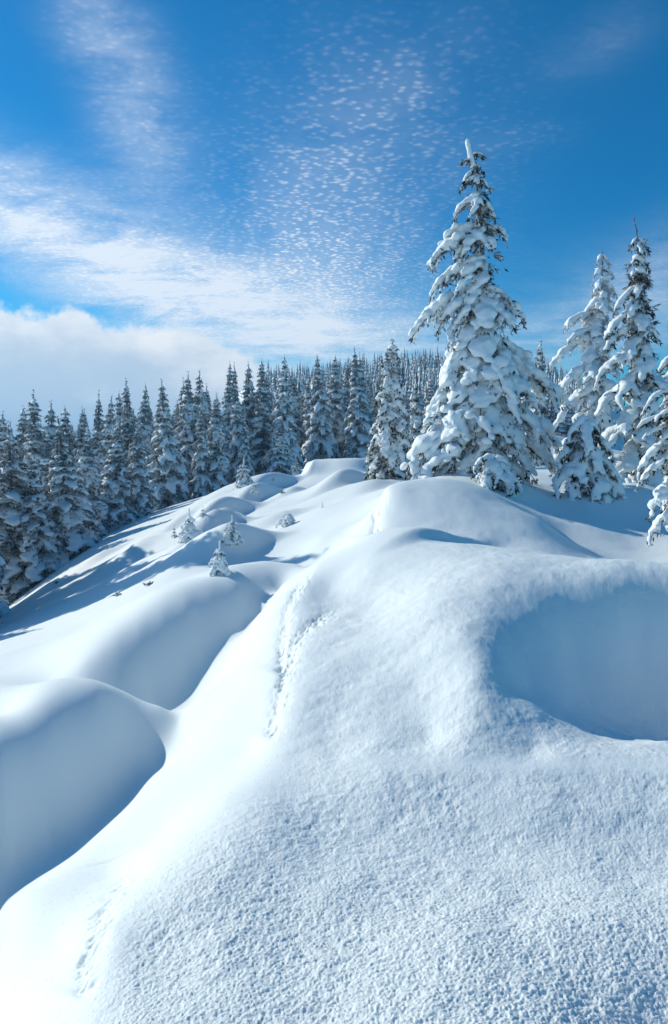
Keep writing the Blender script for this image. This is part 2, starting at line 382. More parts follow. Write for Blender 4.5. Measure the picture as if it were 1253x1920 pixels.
# ------------------------------------------------------------------ the ground: one sheet
def build_ground():
    us = np.concatenate([np.linspace(-4200, -1100, 18)[:-1], np.linspace(-1100, -120, 70)[:-1],
                         np.linspace(-120, 1373, 800)[:-1], np.linspace(1373, 2400, 70)[:-1], np.linspace(2400, 5600, 18)])
    vs = np.linspace(1500, 70, 800)
    ys = 1280 * 1.5 / vs                                   # about even rows on the screen out to 27 m
    ys = ys[ys > 1.3]
    ys = np.concatenate([np.linspace(1.1, 1.3, 8)[:-1], ys, np.exp(np.linspace(math.log(ys[-1] + .3), math.log(120), 190)),
                         np.exp(np.linspace(math.log(125), math.log(750), 60)), [1000, 1500, 2500, 5000, 9000]])
    U, Y = np.meshgrid(us, ys)
    H = h_smooth(U, Y)
    X = (U - CX) / F * Y
    V = YH + F * H / Y
    # small uneven relief everywhere
    Hn = 0.035 * fbm(X * 0.55, Y * 0.55, o=3) * np.clip(Y / 12, 0.15, 1.0)
    # rough, frost-clumped skin on the near mounds
    def poly_sd(pts):
        """signed distance in the (u,V) chart: + to the right of the line"""
        best = np.full(U.shape, 1e9); sg = np.ones(U.shape); tt = np.zeros(U.shape)
        Ls = [0]
        for a, b in zip(pts[:-1], pts[1:]): Ls.append(Ls[-1] + math.dist(a, b))
        for i, (a, b) in enumerate(zip(pts[:-1], pts[1:])):
            ex, ey = b[0] - a[0], b[1] - a[1]; l2 = ex * ex + ey * ey
            t = np.clip(((U - a[0]) * ex + (V - a[1]) * ey) / l2, 0, 1)
            qx = U - a[0] - t * ex; qy = V - a[1] - t * ey; d = np.hypot(qx, qy)
            up = d < best; best = np.where(up, d, best); sg = np.where(up, np.sign(ex * qy - ey * qx), sg)
            tt = np.where(up, (Ls[i] + t * math.sqrt(l2)) / Ls[-1], tt)
        return best * sg, tt
    sdA, tA = poly_sd([(-200, 2300), (100, 2000), (168, 1850), (200, 1740), (235, 1670), (330, 1590), (430, 1500), (500, 1440), (508, 1380), (528, 1250), (545, 1110), (592, 1062), (700, 1002), (760, 985)])
    near = (Y < 11.5)
    edge_n = 18 * fbm(X * 2.2, Y * 2.2, o=3)
    rough = np.where(near, sstep(-30, 110, sdA + edge_n), 0.0)
    # poly runs bottom -> top, so its right side has sg>0 when the frame's y axis points down
    sdB, tB = poly_sd([(706, 1000), (704, 960), (712, 930), (740, 905), (790, 896)])
    rough = np.where((Y >= 11.0) & (Y < 17) & (U > 690), np.maximum(rough, 0.55 * sstep(-10, 30, sdB)), rough)
    rough *= (1 - 0.65 * np.exp(-((V - 1432) / 16.0) ** 2) * sstep(560, 760, U))
    rough = np.clip(rough, 0, 1)
    rough *= 1 - 0.45 * np.clip(np.exp(-((U - 1150) / 230.0) ** 2 - ((V - 1220) / 110.0) ** 2) * 1.5, 0, 1)     # the sheltered hollow is smooth
    clump = fbm(X * 30, Y * 30, o=3, g=0.7) * np.minimum(1, 3.6 / Y) ** 1.6 + (1.5 * fbm(X * 11, Y * 11, o=2) + 0.7 * fbm(X * 24, Y * 17, o=2)) * sstep(2.5, 5.5, Y) * (1 - sstep(11, 18, Y))
    clump2 = fbm(X * 150, Y * 150, o=2, g=0.7) * np.minimum(1, 2.4 / Y) ** 2
    Hn = Hn + rough * (0.0011 * clump * (1 + .5 * fbm(X * 3.7 + 9, Y * 3.7, o=2)) + 0.0013 * clump2) * np.clip(2.6 - Y / 6, 0.6, 2) \
            + rough * 0.010 * fbm(X * 3.2, Y * 3.2, o=3)
    # slumped scarps: the skin broke and slid a little
    def scarp(pts, wid, drop, y0, y1, decay=110):
        sd, t = poly_sd(pts)
        ok = (Y > y0) & (Y < y1)
        inside = sstep(0.0, 0.12, t) * (1 - sstep(0.72, 1.0, t)) * ok
        sd = sd + wid * 0.16 * fbm(X * 9, Y * 9, o=3)
        left = -sd
        d = sstep(-wid * 0.5, wid * 0.5, left) * np.exp(-np.clip(left, 0, None) / decay) * drop
        band = np.exp(-(left / (wid * 0.7)) ** 2)
        lump = np.abs(fbm(X * 13, Y * 13, -H * 9, o=4, g=.6)) 
        lip = np.exp(-((left + wid) / (wid * .5)) ** 2)
        return inside * (0.7 * d + band * (lump * drop * 0.45 + drop * .15)), inside * band
    D = 0; BD = 0
    for a in ([(156, 1880), (164, 1810), (180, 1750), (202, 1700), (235, 1660), (300, 1605)], 26, 0.055, 1.6, 3.6, 42), \
             ([(508, 1395), (519, 1330), (543, 1250), (558, 1198), (580, 1172), (612, 1152), (665, 1130)], 22, 0.085, 3.6, 9.0, 42), \
             ([(530, 1262), (533, 1190), (542, 1130), (565, 1090), (600, 1052)], 17, 0.075, 4.8, 10.0, 42), \
             ([(708, 1006), (706, 975), (712, 940), (730, 915)], 16, 0.16, 10.5, 15.0, 40):
        d, b = scarp(*a); D = D + d; BD = BD + b
    H = H - Hn + D
    rough = np.clip(rough + 0.9 * BD, 0, 1)
    # behind the viewer: a plain field
    yb = np.array([-400., -60., -12., -2.5, 0.2])
    xb = us - CX
    Xb = np.stack([xb / F * s for s in (400, 120, 30, 8, 2.4)]); Hb = np.repeat(H[:1], 5, 0) * 0 + 1.55
    Hb[-1] = H[0] * 0.7 + 1.55 * 0.3
    Xa = np.vstack([Xb, X]); Ya = np.vstack([np.repeat(yb[:, None], len(us), 1), Y]); Za = -np.vstack([Hb, H])
    ra = np.vstack([np.zeros_like(Hb) + 0.5, rough])
    nr, nc = Xa.shape
    idx = np.arange(nr * nc).reshape(nr, nc)
    Fq = np.stack([idx[:-1, :-1], idx[:-1, 1:], idx[1:, 1:], idx[1:, :-1]], -1).reshape(-1, 4)
    me = np_mesh('snow_ground', np.stack([Xa, Ya, Za], -1).reshape(-1, 3), Fq, M_GROUND)
    at = me.attributes.new('rough', 'FLOAT', 'POINT'); at.data.foreach_set('value', ra.ravel().astype(np.float32))
    o = link('snow_ground', me); o['kind'] = 'structure'; o['label'] = 'wind-shaped snow drifts and slopes with a frosty skin'
    return o
build_ground()
#TREES
# ------------------------------------------------------------------ snow-laden spruces
def _ico(sub):
    import bmesh
    bm = bmesh.new(); bmesh.ops.create_icosphere(bm, subdivisions=sub, radius=1.0)
    v = np.array([x.co[:] for x in bm.verts]); f = np.array([[x.index for x in g.verts] for g in bm.faces]); bm.free()
    return v, f
ICO_V, ICO_F = _ico(1)
_V2, _F2 = _ico(2)

class Blobs:
    """a pile of ellipsoids that is grown together into one lump of snow"""
    def __init__(s): s.c = []; s.r = []; s.d = []
    def add(s, c, r, d=(1, 0, 0)): s.c.append(c); s.r.append(r); s.d.append(d)
    def mesh(s, name, voxel, smooth=2, lump=0.25, mat=None):
        c = np.array(s.c, float); r = np.array(s.r, float); d = np.array(s.d, float)
        d[:, 2] *= 0.9
        d /= np.linalg.norm(d, axis=1)[:, None] + 1e-9
        side = np.cross(d, [0, 0, 1.0]); side /= np.linalg.norm(side, axis=1)[:, None] + 1e-6
        up = np.cross(side, d)
        V = (ICO_V[None, :, 0, None] * d[:, None] * r[:, None, 0, None] + ICO_V[None, :, 1, None] * side[:, None] * r[:, None, 1, None]
             + ICO_V[None, :, 2, None] * up[:, None] * r[:, None, 2, None] + c[:, None])
        n_ = len(c); Fc = (ICO_F[None] + (np.arange(n_) * len(ICO_V))[:, None, None]).reshape(-1, 3)
        me = np_mesh('tmp', V.reshape(-1, 3), Fc, [])
        o = bpy.data.objects.new('tmp', me); COL.objects.link(o)
        m = o.modifiers.new('r', 'REMESH'); m.mode = 'VOXEL'; m.voxel_size = voxel; m.use_smooth_shade = True
        if smooth:
            k = o.modifiers.new('s', 'SMOOTH'); k.factor = 0.5; k.iterations = smooth
        dg = bpy.context.evaluated_depsgraph_get()
        e = o.evaluated_get(dg); out = bpy.data.meshes.new_from_object(e)
        bpy.data.objects.remove(o); bpy.data.meshes.remove(me)
        out.name = name
        nv = len(out.vertices)
        if nv:
            P_ = np.empty(nv * 3, np.float32); out.vertices.foreach_get('co', P_); P_ = P_.reshape(-1, 3).astype(float)
            Nn = np.empty(nv * 3, np.float32); out.vertices.foreach_get('normal', Nn); Nn = Nn.reshape(-1, 3)
            f = 1 / (voxel * 4.2)
            dsp = fbm(P_[:, 0] * f, P_[:, 1] * f, P_[:, 2] * f, o=2) * voxel * lump * 2.2
            P_ = P_ + Nn * dsp[:, None]
            out.vertices.foreach_set('co', P_.astype(np.float32).ravel()); out.update()
        out.materials.clear(); out.materials.append(mat or M_SNOW)
        return out

class Needles:
    """sprays of needles: each a small fan of narrow blades"""
    def __init__(s): s.p = []; s.d = []; s.l = []
    def add(s, p, d, l): s.p.append(p); s.d.append(d); s.l.append(l)
    def arrays(s, width=0.16, blades=3, spread=0.55, seed=0):
        g = np.random.default_rng(seed)
        p = np.array(s.p, float); d = np.array(s.d, float); l = np.array(s.l, float)
        d /= np.linalg.norm(d, axis=1)[:, None] + 1e-9
        Vs = []
        for k in range(blades):
            dd = d + g.normal(0, spread, d.shape) * (0.0 if k == 0 else 1.0)
            dd /= np.linalg.norm(dd, axis=1)[:, None]
            sd = np.cross(dd, g.normal(0, 1, d.shape)); sd /= np.linalg.norm(sd, axis=1)[:, None] + 1e-9
            L = l * g.uniform(0.6, 1.1, len(l)); w_ = (L * width)[:, None]
            Vs.append(np.stack([p - dd * 0.1 * L[:, None], p + dd * (L * 0.45)[:, None] + sd * w_, p + dd * L[:, None], p + dd * (L * 0.5)[:, None] - sd * w_], 1))
        V = np.concatenate(Vs).reshape(-1, 3)
        return V, np.arange(len(V)).reshape(-1, 4)
    def mesh(s, name, mat, **k):
        V, Fc = s.arrays(**k)
        return np_mesh(name, V, Fc, mat, smooth=False)

def tube_arrays(pts, rads, sides=8):
    pts = np.asarray(pts, float); V = []; Fc = []
    for i, p in enumerate(pts):
        t = pts[min(i + 1, len(pts) - 1)] - pts[max(i - 1, 0)]; t /= np.linalg.norm(t) + 1e-9
        a = np.cross(t, [0.3, 1, 0.1]); a /= np.linalg.norm(a) + 1e-9; b = np.cross(t, a)
        for k in range(sides):
            an = 2 * math.pi * k / sides; V.append(p + (a * math.cos(an) + b * math.sin(an)) * rads[i])
    for i in range(len(pts) - 1):
        for k in range(sides):
            k2 = (k + 1) % sides; Fc.append((i * sides + k, i * sides + k2, (i + 1) * sides + k2, (i + 1) * sides + k))
    return V, Fc
def tube_mesh(name, pts, rads, mat, sides=8):
    V, Fc = tube_arrays(pts, rads, sides); return np_mesh(name, V, Fc, mat)

def curve_pts(p0, p1, arch, n_):
    s_ = np.linspace(0, 1, n_)[:, None]
    P_ = p0 + (p1 - p0) * s_
    P_[:, 2] += (arch * 4 * s_[:, 0] * (1 - s_[:, 0]))
    return P_

def bough(p0, p1, w_, th, g, arch=None, fingers=1.0, B=None, Nd=None, nl=0.16, dens=1.0, tipdrop=0.12, nframe=1.0):
    """one bough from p0 to p1: a lumpy quilt of snow of half-width w_ with drooping fingers, needles below"""
    p0 = np.array(p0, float); p1 = np.array(p1, float); L = np.linalg.norm(p1 - p0)
    if arch is None: arch = 0.10 * L
    n_ = max(4, int(L / (th * 0.75))); C = curve_pts(p0, p1, arch, n_)
    s_ = np.linspace(0, 1, n_)
    C[:, 2] -= tipdrop * L * np.clip(s_ - 0.75, 0, 1) ** 2 * 8
    T = np.gradient(C, axis=0); T /= np.linalg.norm(T, axis=1)[:, None] + 1e-9
    side = np.cross(T, [0, 0, 1.0]); side /= np.linalg.norm(side, axis=1)[:, None] + 1e-6
    prof = np.interp(s_, [0, 0.25, 0.6, 0.85, 1.0], [0.5, 0.85, 1.0, 0.85, 0.5])
    for i in range(n_):
        k = prof[i] * g.uniform(0.75, 1.2)
        B.add(C[i] + side[i] * g.normal(0, w_ * .22) + [0, 0, th * 0.45], (th * 1.25 * k, w_ * 0.72 * k, th * 0.72 * k * g.uniform(.8, 1.25)), T[i])
        if g.random() < 0.5:
            B.add(C[i] + side[i] * g.normal(0, w_ * .4) + [0, 0, th * 0.7], (th * .8 * k, th * .8 * k, th * .6 * k), T[i])
    nf = int(fingers * L / (th * 1.15))
    for j in range(nf):
        t = (j + g.uniform(.2, .8)) / max(nf, 1) * 0.86 + 0.10; i = min(int(t * n_), n_ - 1); sg = 1 if j % 2 else -1
        fl = w_ * g.uniform(0.85, 1.7) * (1.15 - 0.6 * t)
        dr = T[i] * g.uniform(.35, .9) + side[i] * sg * g.uniform(.5, 1.0) + np.array([0, 0, -g.uniform(.15, .75)]); dr /= np.linalg.norm(dr)
        m_ = max(3, int(fl / (th * .5)))
        for q in range(m_):
            f = (q + 1) / m_
            pp = C[i] + dr * fl * f + np.array([0, 0, -0.35 * fl * f * f + th * .25])
            rr = th * (0.62 - 0.30 * f) * g.uniform(.85, 1.2)
            B.add(pp, (rr * 1.35, rr, rr * .85), dr)
            if Nd is not None and g.random() < 0.9 * dens:
                Nd.add(pp - [0, 0, rr * .7], dr * .6 + g.normal(0, .35, 3) + [0, 0, -.75], nl * g.uniform(.7, 1.3))
        if Nd is not None:
            for _ in range(max(1, int(3 * dens))):
                Nd.add(C[i] + dr * fl * g.uniform(.3, 1.05) + [0, 0, -.12 * th], dr + g.normal(0, .4, 3) + [0, 0, -.25], nl * g.uniform(.8, 1.5))
    if Nd is not None:
        for j in range(int(dens * L / nl * 5)):
            t = g.uniform(0.05, 1.0); i = min(int(t * n_), n_ - 1)
            pp = C[i] + side[i] * g.normal(0, w_ * .5) - [0, 0, th * g.uniform(.1, .5)]
            Nd.add(pp, T[i] * .5 + side[i] * g.normal(0, .6) + [0, 0, -g.uniform(.2, 1.1)], nl * g.uniform(.7, 1.4) * nframe)
    return C

def conifer_meshes(name, seed, H=10.0, Rb=1.7, spacing=0.42, voxel=0.10, th=0.16, droop=0.42, gap=0.0, load=1.0, need=None, top=0.96, power=0.8, blades=2, nl=0.26, wf=0.30):
    """trunk, crown (needles) and snow of a forest spruce standing at the origin"""
    g = np.random.default_rng(seed); B = Blobs(); Nd = Needles()
    lean = g.normal(0, .012, 2) * H
    ax = lambda z: np.array([lean[0] * (z / H) ** 2, lean[1] * (z / H) ** 2, z])
    z = 0.05 * H
    rot = g.uniform(0, 6.28); asym = g.uniform(0, 6.28)
    while z < H * top:
        f = z / H; r0 = Rb * (1 - f) ** power * (0.55 + 0.45 * min(1, f / 0.10)) + 0.05 * Rb
        k = 7 if f < .5 else (6 if f < .8 else 4)
        for j in range(k):
            if g.random() < gap: continue
            a = rot + j * 2 * math.pi / k + g.normal(0, .22)
            r_ = r0 * g.uniform(.70, 1.16) * (1 + .12 * math.cos(a - asym))
            dr = droop * (1.05 - .75 * f) * g.uniform(.7, 1.3)
            p0 = ax(z) ; p1 = p0 + np.array([math.cos(a) * r_, math.sin(a) * r_, -dr * r_ - 0.03])
            t_ = th * load * (1 - .45 * f) * .88
            bough(p0 + (p1 - p0) * .12, p1, max(r_ * wf, t_ * .9), t_ * g.uniform(.7, 1.15), g, arch=.10 * r_, fingers=.8, B=B, Nd=Nd, nl=nl * (1 - .45 * f), dens=.95)
        rot += 1.1; z += spacing * (1 - .45 * f) * g.uniform(.8, 1.2)
    # leader
    for q in np.linspace(H * .90, H, 14):
        B.add(ax(q) + g.normal(0, .01, 3), (.07, .055, .12), (1, 0, 0))
        Nd.add(ax(q), g.normal(0, 1, 3) + [0, 0, .6], .16)
    # dim inner foliage
    for _ in range(900):
        f = g.random() ** 1.2 * .93; a = g.uniform(0, 6.28); r_ = Rb * (1 - f) ** power * g.uniform(.05, .62)
        Nd.add(ax(f * H) + [math.cos(a) * r_, math.sin(a) * r_, 0], [math.cos(a), math.sin(a), -g.uniform(.3, 1.2)], .38 * (1.1 - .6 * f))
    snow = B.mesh(name + '_snow', voxel, 1, .30)
    crown = Nd.mesh(name + '_crown', need or M_NEEDF, blades=blades, seed=seed, width=.17)
    tp = [ax(q) for q in np.linspace(-0.6, H * .985, 9)]
    trunk = tube_mesh(name + '_trunk', tp, [0.017 * H * (1 - i / 8.6) + .012 for i in range(9)], M_BARK, 8)
    return dict(H=H, trunk=trunk, crown=crown, snow=snow)

def place_tree(var, loc, height, label, cat, group, rz, fat=1.0, name='spruce_tree'):
    s_ = height / var['H']
    lx, ly = (random.gauss(0, .022), random.gauss(0, .03))
    t = thing(name, label, cat, loc, group, rz); t.scale = (s_ * fat, s_ * fat, s_); t.rotation_euler = (lx, ly, rz)
    for part in ('trunk', 'crown', 'snow'):
        link({'trunk': 'trunk', 'crown': 'crown', 'snow': 'snow_load'}[part], var[part], t)
    return t

# ---- variants of the forest spruce
VAR = [conifer_meshes('spruce_a', 11, 10, 1.85, .54, th=.15, gap=.08, power=1.0),
       conifer_meshes('spruce_b', 12, 10, 1.7, .50, th=.14, droop=.75, power=.95, gap=.05),
       conifer_meshes('spruce_c', 13, 10, 2.15, .60, th=.17, droop=.6, power=1.05, gap=.06),
       conifer_meshes('spruce_d', 14, 10, 1.25, .52, th=.135, gap=.16, droop=.65, power=.9),
       conifer_meshes('spruce_e', 15, 10, 1.75, .58, th=.155, gap=.12, droop=.85, power=.85)]
VAR += [conifer_meshes('spruce_f', 16, 10, 1.9, .66, th=.18, gap=.28, droop=1.0, power=.8),
        conifer_meshes('spruce_g', 17, 10, 2.5, .62, th=.18, gap=.10, droop=.8, power=1.15)]
WHITE = conifer_meshes('plastered_spruce', 21, 7.0, 1.05, .30, voxel=.075, th=.16, droop=.75, load=1.25, power=.62, need=M_NEED, wf=.36)
WHITE2 = conifer_meshes('laden_spruce', 22, 7.0, 1.15, .36, voxel=.08, th=.16, droop=.6, load=1.15, power=.8, need=M_NEED, gap=.06, wf=.34)

# ---- forest edge: column of the tip, row of the tip, distance, variant, width factor, label
EDGE = [
 (122, 781, 45, 2, 1.00, 'broad spruce at the lower left forest edge, its skirts on the shaded snow'),
 (9, 771, 60, 1, 1.0, 'slim spruce top at the far left end of the treeline'),
 (22, 800, 43, 0, 1.25, 'dark broad spruce at the left picture edge standing in blue shade'),
 (40, 761, 62, 0, 1.0, 'pale hazy spruce top between the left edge and the green-tinted tree'),
 (71, 735, 60, 3, 1.1, 'tall narrow spruce rising highest above the hazy left end of the forest'),
 (98, 752, 62, 1, .95, 'thin spruce top just right of the tallest hazy spruce'),
 (72, 850, 43, 4, 1.0, 'mid-height drooping spruce before the hazy left trees, left of the broad edge spruce'),
 (129, 762, 64, 3, 1.0, 'thin spruce top behind the broad spruce of the left forest edge'),
 (149, 762, 62, 0, .95, 'left spruce of the two even tips above the shaded snow bank'),
 (164, 800, 49, 1, 1.1, 'dense spruce of the front row right of the broad edge spruce'),
 (181, 734, 66, 3, 1.0, 'leaning thin spruce tip before the grey cloud bank'),
 (198, 739, 62, 2, .9, 'bushy broad-shouldered spruce top beside the thin leaning tip'),
 (217, 787, 51, 4, 1.0, 'front-row spruce with long hanging boughs above the tree shadows'),
 (230, 732, 68, 1, 1.0, 'slim dark spruce left of the tall needle-like tip'),
 (246, 709, 66, 3, 1.1, 'tall needle-like spruce tip left of the middle of the left forest'),
 (262, 795, 53, 2, .95, 'front-row spruce with snow shelves next to the open slope'),
 (270, 719, 66, 0, 1.0, 'dark pointed spruce right of the tall needle-like tip'),
 (312, 709, 58, 2, 1.0, 'large light-frosted spruce with a forked tip in the left forest'),
 (341, 710, 70, 3, 1.0, 'thin spruce behind the large forked spruce'),
 (355, 697, 66, 1, 1.1, 'left of the twin dark tall spruces in the left forest'),
 (371, 694, 67, 1, 1.1, 'right of the twin dark tall spruces in the left forest'),
 (379, 754, 59, 4, .85, 'snow-striped front spruce below the twin dark tall spruces'),
 (391, 720, 72, 3, 1.0, 'thin spruce tip right of the twin dark spruces'),
 (402, 735, 60, 1, 1.0, 'narrow front spruce with a bare lower trunk near the small sapling slope'),
 (429, 677, 72, 0, .95, 'first of four tall spruces left of the centre treeline'),
 (443, 682, 74, 3, 1.0, 'second of four tall spruces left of the centre treeline'),
 (448, 708, 66, 2, .8, 'well-lit spruce before the four tall spruces, left of centre'),
 (461, 774, 64, 4, .9, 'low drooping spruce directly behind the small white sapling on the ridge'),
 (470, 679, 75, 1, 1.0, 'third of four tall spruces left of the centre treeline'),
 (491, 674, 74, 0, 1.0, 'fourth of four tall spruces left of the centre treeline'),
 (533, 666, 70, 2, .95, 'tall wide spruce left of the snow cornice'),
 (525, 781, 63, 2, 1.1, 'short bushy spruce with thick snow before the tall wide spruce'),
 (505, 699, 78, 3, 1.0, 'thin spruce top between two tall ones left of the cornice'),
 (558, 699, 80, 1, 1.0, 'shaded spruce in the gap above the small sapling by the cornice'),
 (601, 664, 78, 0, 1.15, 'dark full spruce directly above the edge of the cornice'),
 (628, 663, 82, 1, 1.1, 'narrow dark spruce above the middle of the cornice'),
 (642, 671, 86, 3, 1.1, 'thin spruce in the shaded gap above the cornice'),
 (672, 651, 78, 2, .95, 'tallest dark spruce just left of the white-plastered tree'),
 (683, 662, 88, 1, 1.0, 'spruce top hidden behind the tallest dark spruce'),
 (655, 800, 76, 3, 1.2, 'small dim spruce at the foot of the dark trees above the cornice'),
 (745, 700, 62, 1, .9, 'spruce mostly hidden behind the white-plastered tree'),
 (760, 735, 58, 0, .9, 'shaded spruce right behind the white-plastered tree'),
 (812, 705, 68, 3, 1.2, 'thin spruce left of the big snow-laden tree'),
 (830, 735, 60, 0, 1.0, 'dark spruce partly behind the left boughs of the big laden tree'),
]
g0 = np.random.default_rng(5)
for u, vt, y, v, fat, lab in EDGE:
    p = on_ground(u, y); top_z = (YH - vt) / F * y; Ht = top_z - p.z
    v = (5, 6)[int(g0.integers(2))] if g0.random() < .38 else v
    place_tree(VAR[v], p, Ht, lab, 'spruce tree', 'spruces of the forest edge', g0.uniform(0, 6.28), fat * g0.uniform(.88, 1.15) * (1.28 if y < 54 else 1.12 if y < 66 else .95))
# rows behind, and trees past the left edge of the picture whose shadows fall across the slope
back = []
for _ in range(600):
    if len(back) >= 62: break
    u = g0.uniform(-60, 740); base = np.interp(u, [-60, 100, 300, 500, 740], [52, 56, 66, 76, 92]); y = base + g0.uniform(3, 34)
    if any(abs(u - b[0]) < 13 and abs(y - b[1]) < 5 for b in back): continue
    back.append((u, y))
SHORT = 'lower left broad spruce|far left slim top|dark tree at the left picture edge|pale hazy top|tallest hazy spruce|thin top right of the tallest hazy one|drooping tree before the hazy ones|thin top behind the broad edge spruce|left one of two even tips|dense front-row spruce|leaning thin tip|broad-shouldered top|front tree with long hanging boughs|slim top by the needle-like tip|tall needle-like tip|front tree with snow shelves|dark pointed top|large forked spruce|thin top behind the forked spruce|left dark twin|right dark twin|snow-striped front spruce|thin top beside the dark twins|narrow bare-stemmed front spruce|first of the four tall spruces|second of the four tall spruces|well-lit spruce left of centre|low drooping spruce by the sapling|third of the four tall spruces|fourth of the four tall spruces|tall wide spruce left of the cornice|short bushy spruce|thin top left of the cornice|shaded spruce in the gap|full spruce over the cornice edge|narrow spruce over the cornice middle|thin tree in the shaded gap|tallest dark spruce|hidden top by the tallest dark spruce|small dim spruce above the cornice|tree hidden by the white-plastered one|shaded tree by the white-plastered one|thin spruce by the big laden tree|dark spruce by the big laden tree'.split('|')
used_labels = set()
for u, y in back:
    p = on_ground(u, y); vt = np.interp(u, [-60, 60, 200, 350, 500, 700, 760], [790, 785, 760, 735, 705, 690, 720]) + g0.uniform(0, 40)
    cand = []
    for k in sorted(range(len(EDGE)), key=lambda k: abs(EDGE[k][0] - u) + .3 * abs(EDGE[k][1] - vt))[:4]:
        d = u - EDGE[k][0]; side = 'behind' if abs(d) < 4 else ('left of' if d < 0 else 'right of')
        low = 'low' if vt > EDGE[k][1] + 25 else 'tall'
        cand.append('%s back-row spruce just %s the %s' % (low, side, SHORT[k]))
    lab = next((c for c in cand if c not in used_labels), cand[0]); used_labels.add(lab)
    place_tree(VAR[int(g0.integers(7))], p, (YH - vt) / F * y - p.z, lab, 'spruce tree',
               'spruces in the back rows of the forest', g0.uniform(0, 6.28), g0.uniform(.75, 1.15))
# spruces past the left edge: each stands where its shadow reaches the slope in view
for k, (u, v) in enumerate([(345, 1050), (300, 1072), (265, 1050), (225, 1085), (190, 1062), (175, 1110), (120, 1085), (95, 1172), (105, 1122), (60, 1150), (215, 1110), (20, 1160), (40, 1190), (310, 1030), (150, 1130)]):
    G = hit(u, v); d = Vector((math.sin(SUN_AZ), math.cos(SUN_AZ), 0)); tt = 1.0
    while (G.x + d.x * tt) / (G.y + d.y * tt) > -0.49 - 1.9 / G.y - .02 * (k % 3): tt += .25
    q = G + d * tt; gz = ground_z(q.x, q.y); Ht = (G.z + math.tan(SUN_EL) * tt - gz) * (1.18 if v < 1160 else 1.05)
    place_tree(VAR[k % 5], (q.x, q.y, gz - .1), max(Ht, 2.5), 'spruce beyond the left edge of the picture whose shadow stretches over the open slope', 'spruce tree',
               'spruces beyond the left edge casting shadows', g0.uniform(0, 6.28), 1.25)

# ---- the white plastered tree, its neighbour, and small ones right of it
def tip_place(var, u, vt, y, label, group=None, fat=1.0, name='spruce_tree'):
    p = on_ground(u, y); p.z -= .05
    return place_tree(var, p, (YH - vt) / F * y - p.z, label, 'spruce tree', group, g0.uniform(0, 6.28), fat, name)
tip_place(WHITE, 722, 638, 30, 'narrow spruce plastered white with snow standing alone before the dark forest', fat=1.15)
tip_place(WHITE2, 781, 712, 38, 'smaller snow-plastered spruce between the white narrow one and the big laden tree', fat=.95)
tip_place(WHITE2, 1001, 640, 46, 'small far spruce top showing between the big laden tree and the right pair', fat=.75)

# ---- far wooded hill: one mass of small spruces
def far_forest():
    g = np.random.default_rng(9); V = []; Fs = []; M = []; base = 0
    cnt = 0; sp = []
    for _ in range(30000):
        if cnt >= 1500: break
        u = g.uniform(500, 1130); y = math.exp(g.uniform(math.log(98), math.log(455)))
        if u < 560 and y < 130: continue
        if u > 850 and y < 150: continue
        x = (u - CX) / F * y
        if any((x - a) ** 2 + (y - b) ** 2 < (1.6 + y * .006) ** 2 for a, b in sp[-260:]): continue
        sp.append((x, y)); cnt += 1
    X = np.array(sp); Z = -h_smooth(CX + F * X[:, 0] / X[:, 1], X[:, 1])
    for (x, y), z in zip(sp, Z):
        H = g.choice([6, 8, 10, 11, 13], p=[.15, .2, .3, .2, .15]) * g.uniform(.85, 1.1); Rr = H * g.uniform(.13, .18); nl_ = 6 if y > 200 else 9; k = 7
        for q in range(nl_):
            f = q / nl_; zt = z + H * (1 - f * .86); zb = z + H * (1 - (f + 1.75 / nl_) * .86); rb = Rr * (f + 1.0 / nl_) * g.uniform(.85, 1.15)
            a0 = g.uniform(0, 6.28)
            ring = []
            for j in range(k * 2):
                a = a0 + j * math.pi / k; rr = rb * (g.uniform(.85, 1.2) if j % 2 == 0 else g.uniform(.4, .62))
                ring.append((x + math.cos(a) * rr, y + math.sin(a) * rr, zb + g.normal(0, .1) + (.0 if j % 2 == 0 else .22 * H / nl_)))
            V.append((x, y, zt)); V += ring
            # upper half of each layer is snow, a second darker skirt below
            V += [(x + (px - x) * 1.06, y + (py - y) * 1.06, pz - H / nl_ * .30) for px, py, pz in ring]
            n2 = k * 2
            for j in range(n2):
                j2 = (j + 1) % n2
                Fs.append((base, base + 1 + j, base + 1 + j2)); M.append(0 if g.random() < .8 else 1)
                Fs.append((base + 1 + j, base + 1 + n2 + j, base + 1 + j2)); M.append(1)
            base += 1 + 2 * n2
    me = np_mesh('far_forest', V, Fs, [M_SNOW, M_NEEDD], smooth=False, midx=M)
    o = link('far_forest', me); o['kind'] = 'stuff'; o['category'] = 'forest'; o['label'] = 'far wooded hill of small snowy spruces behind the treeline'
far_forest()

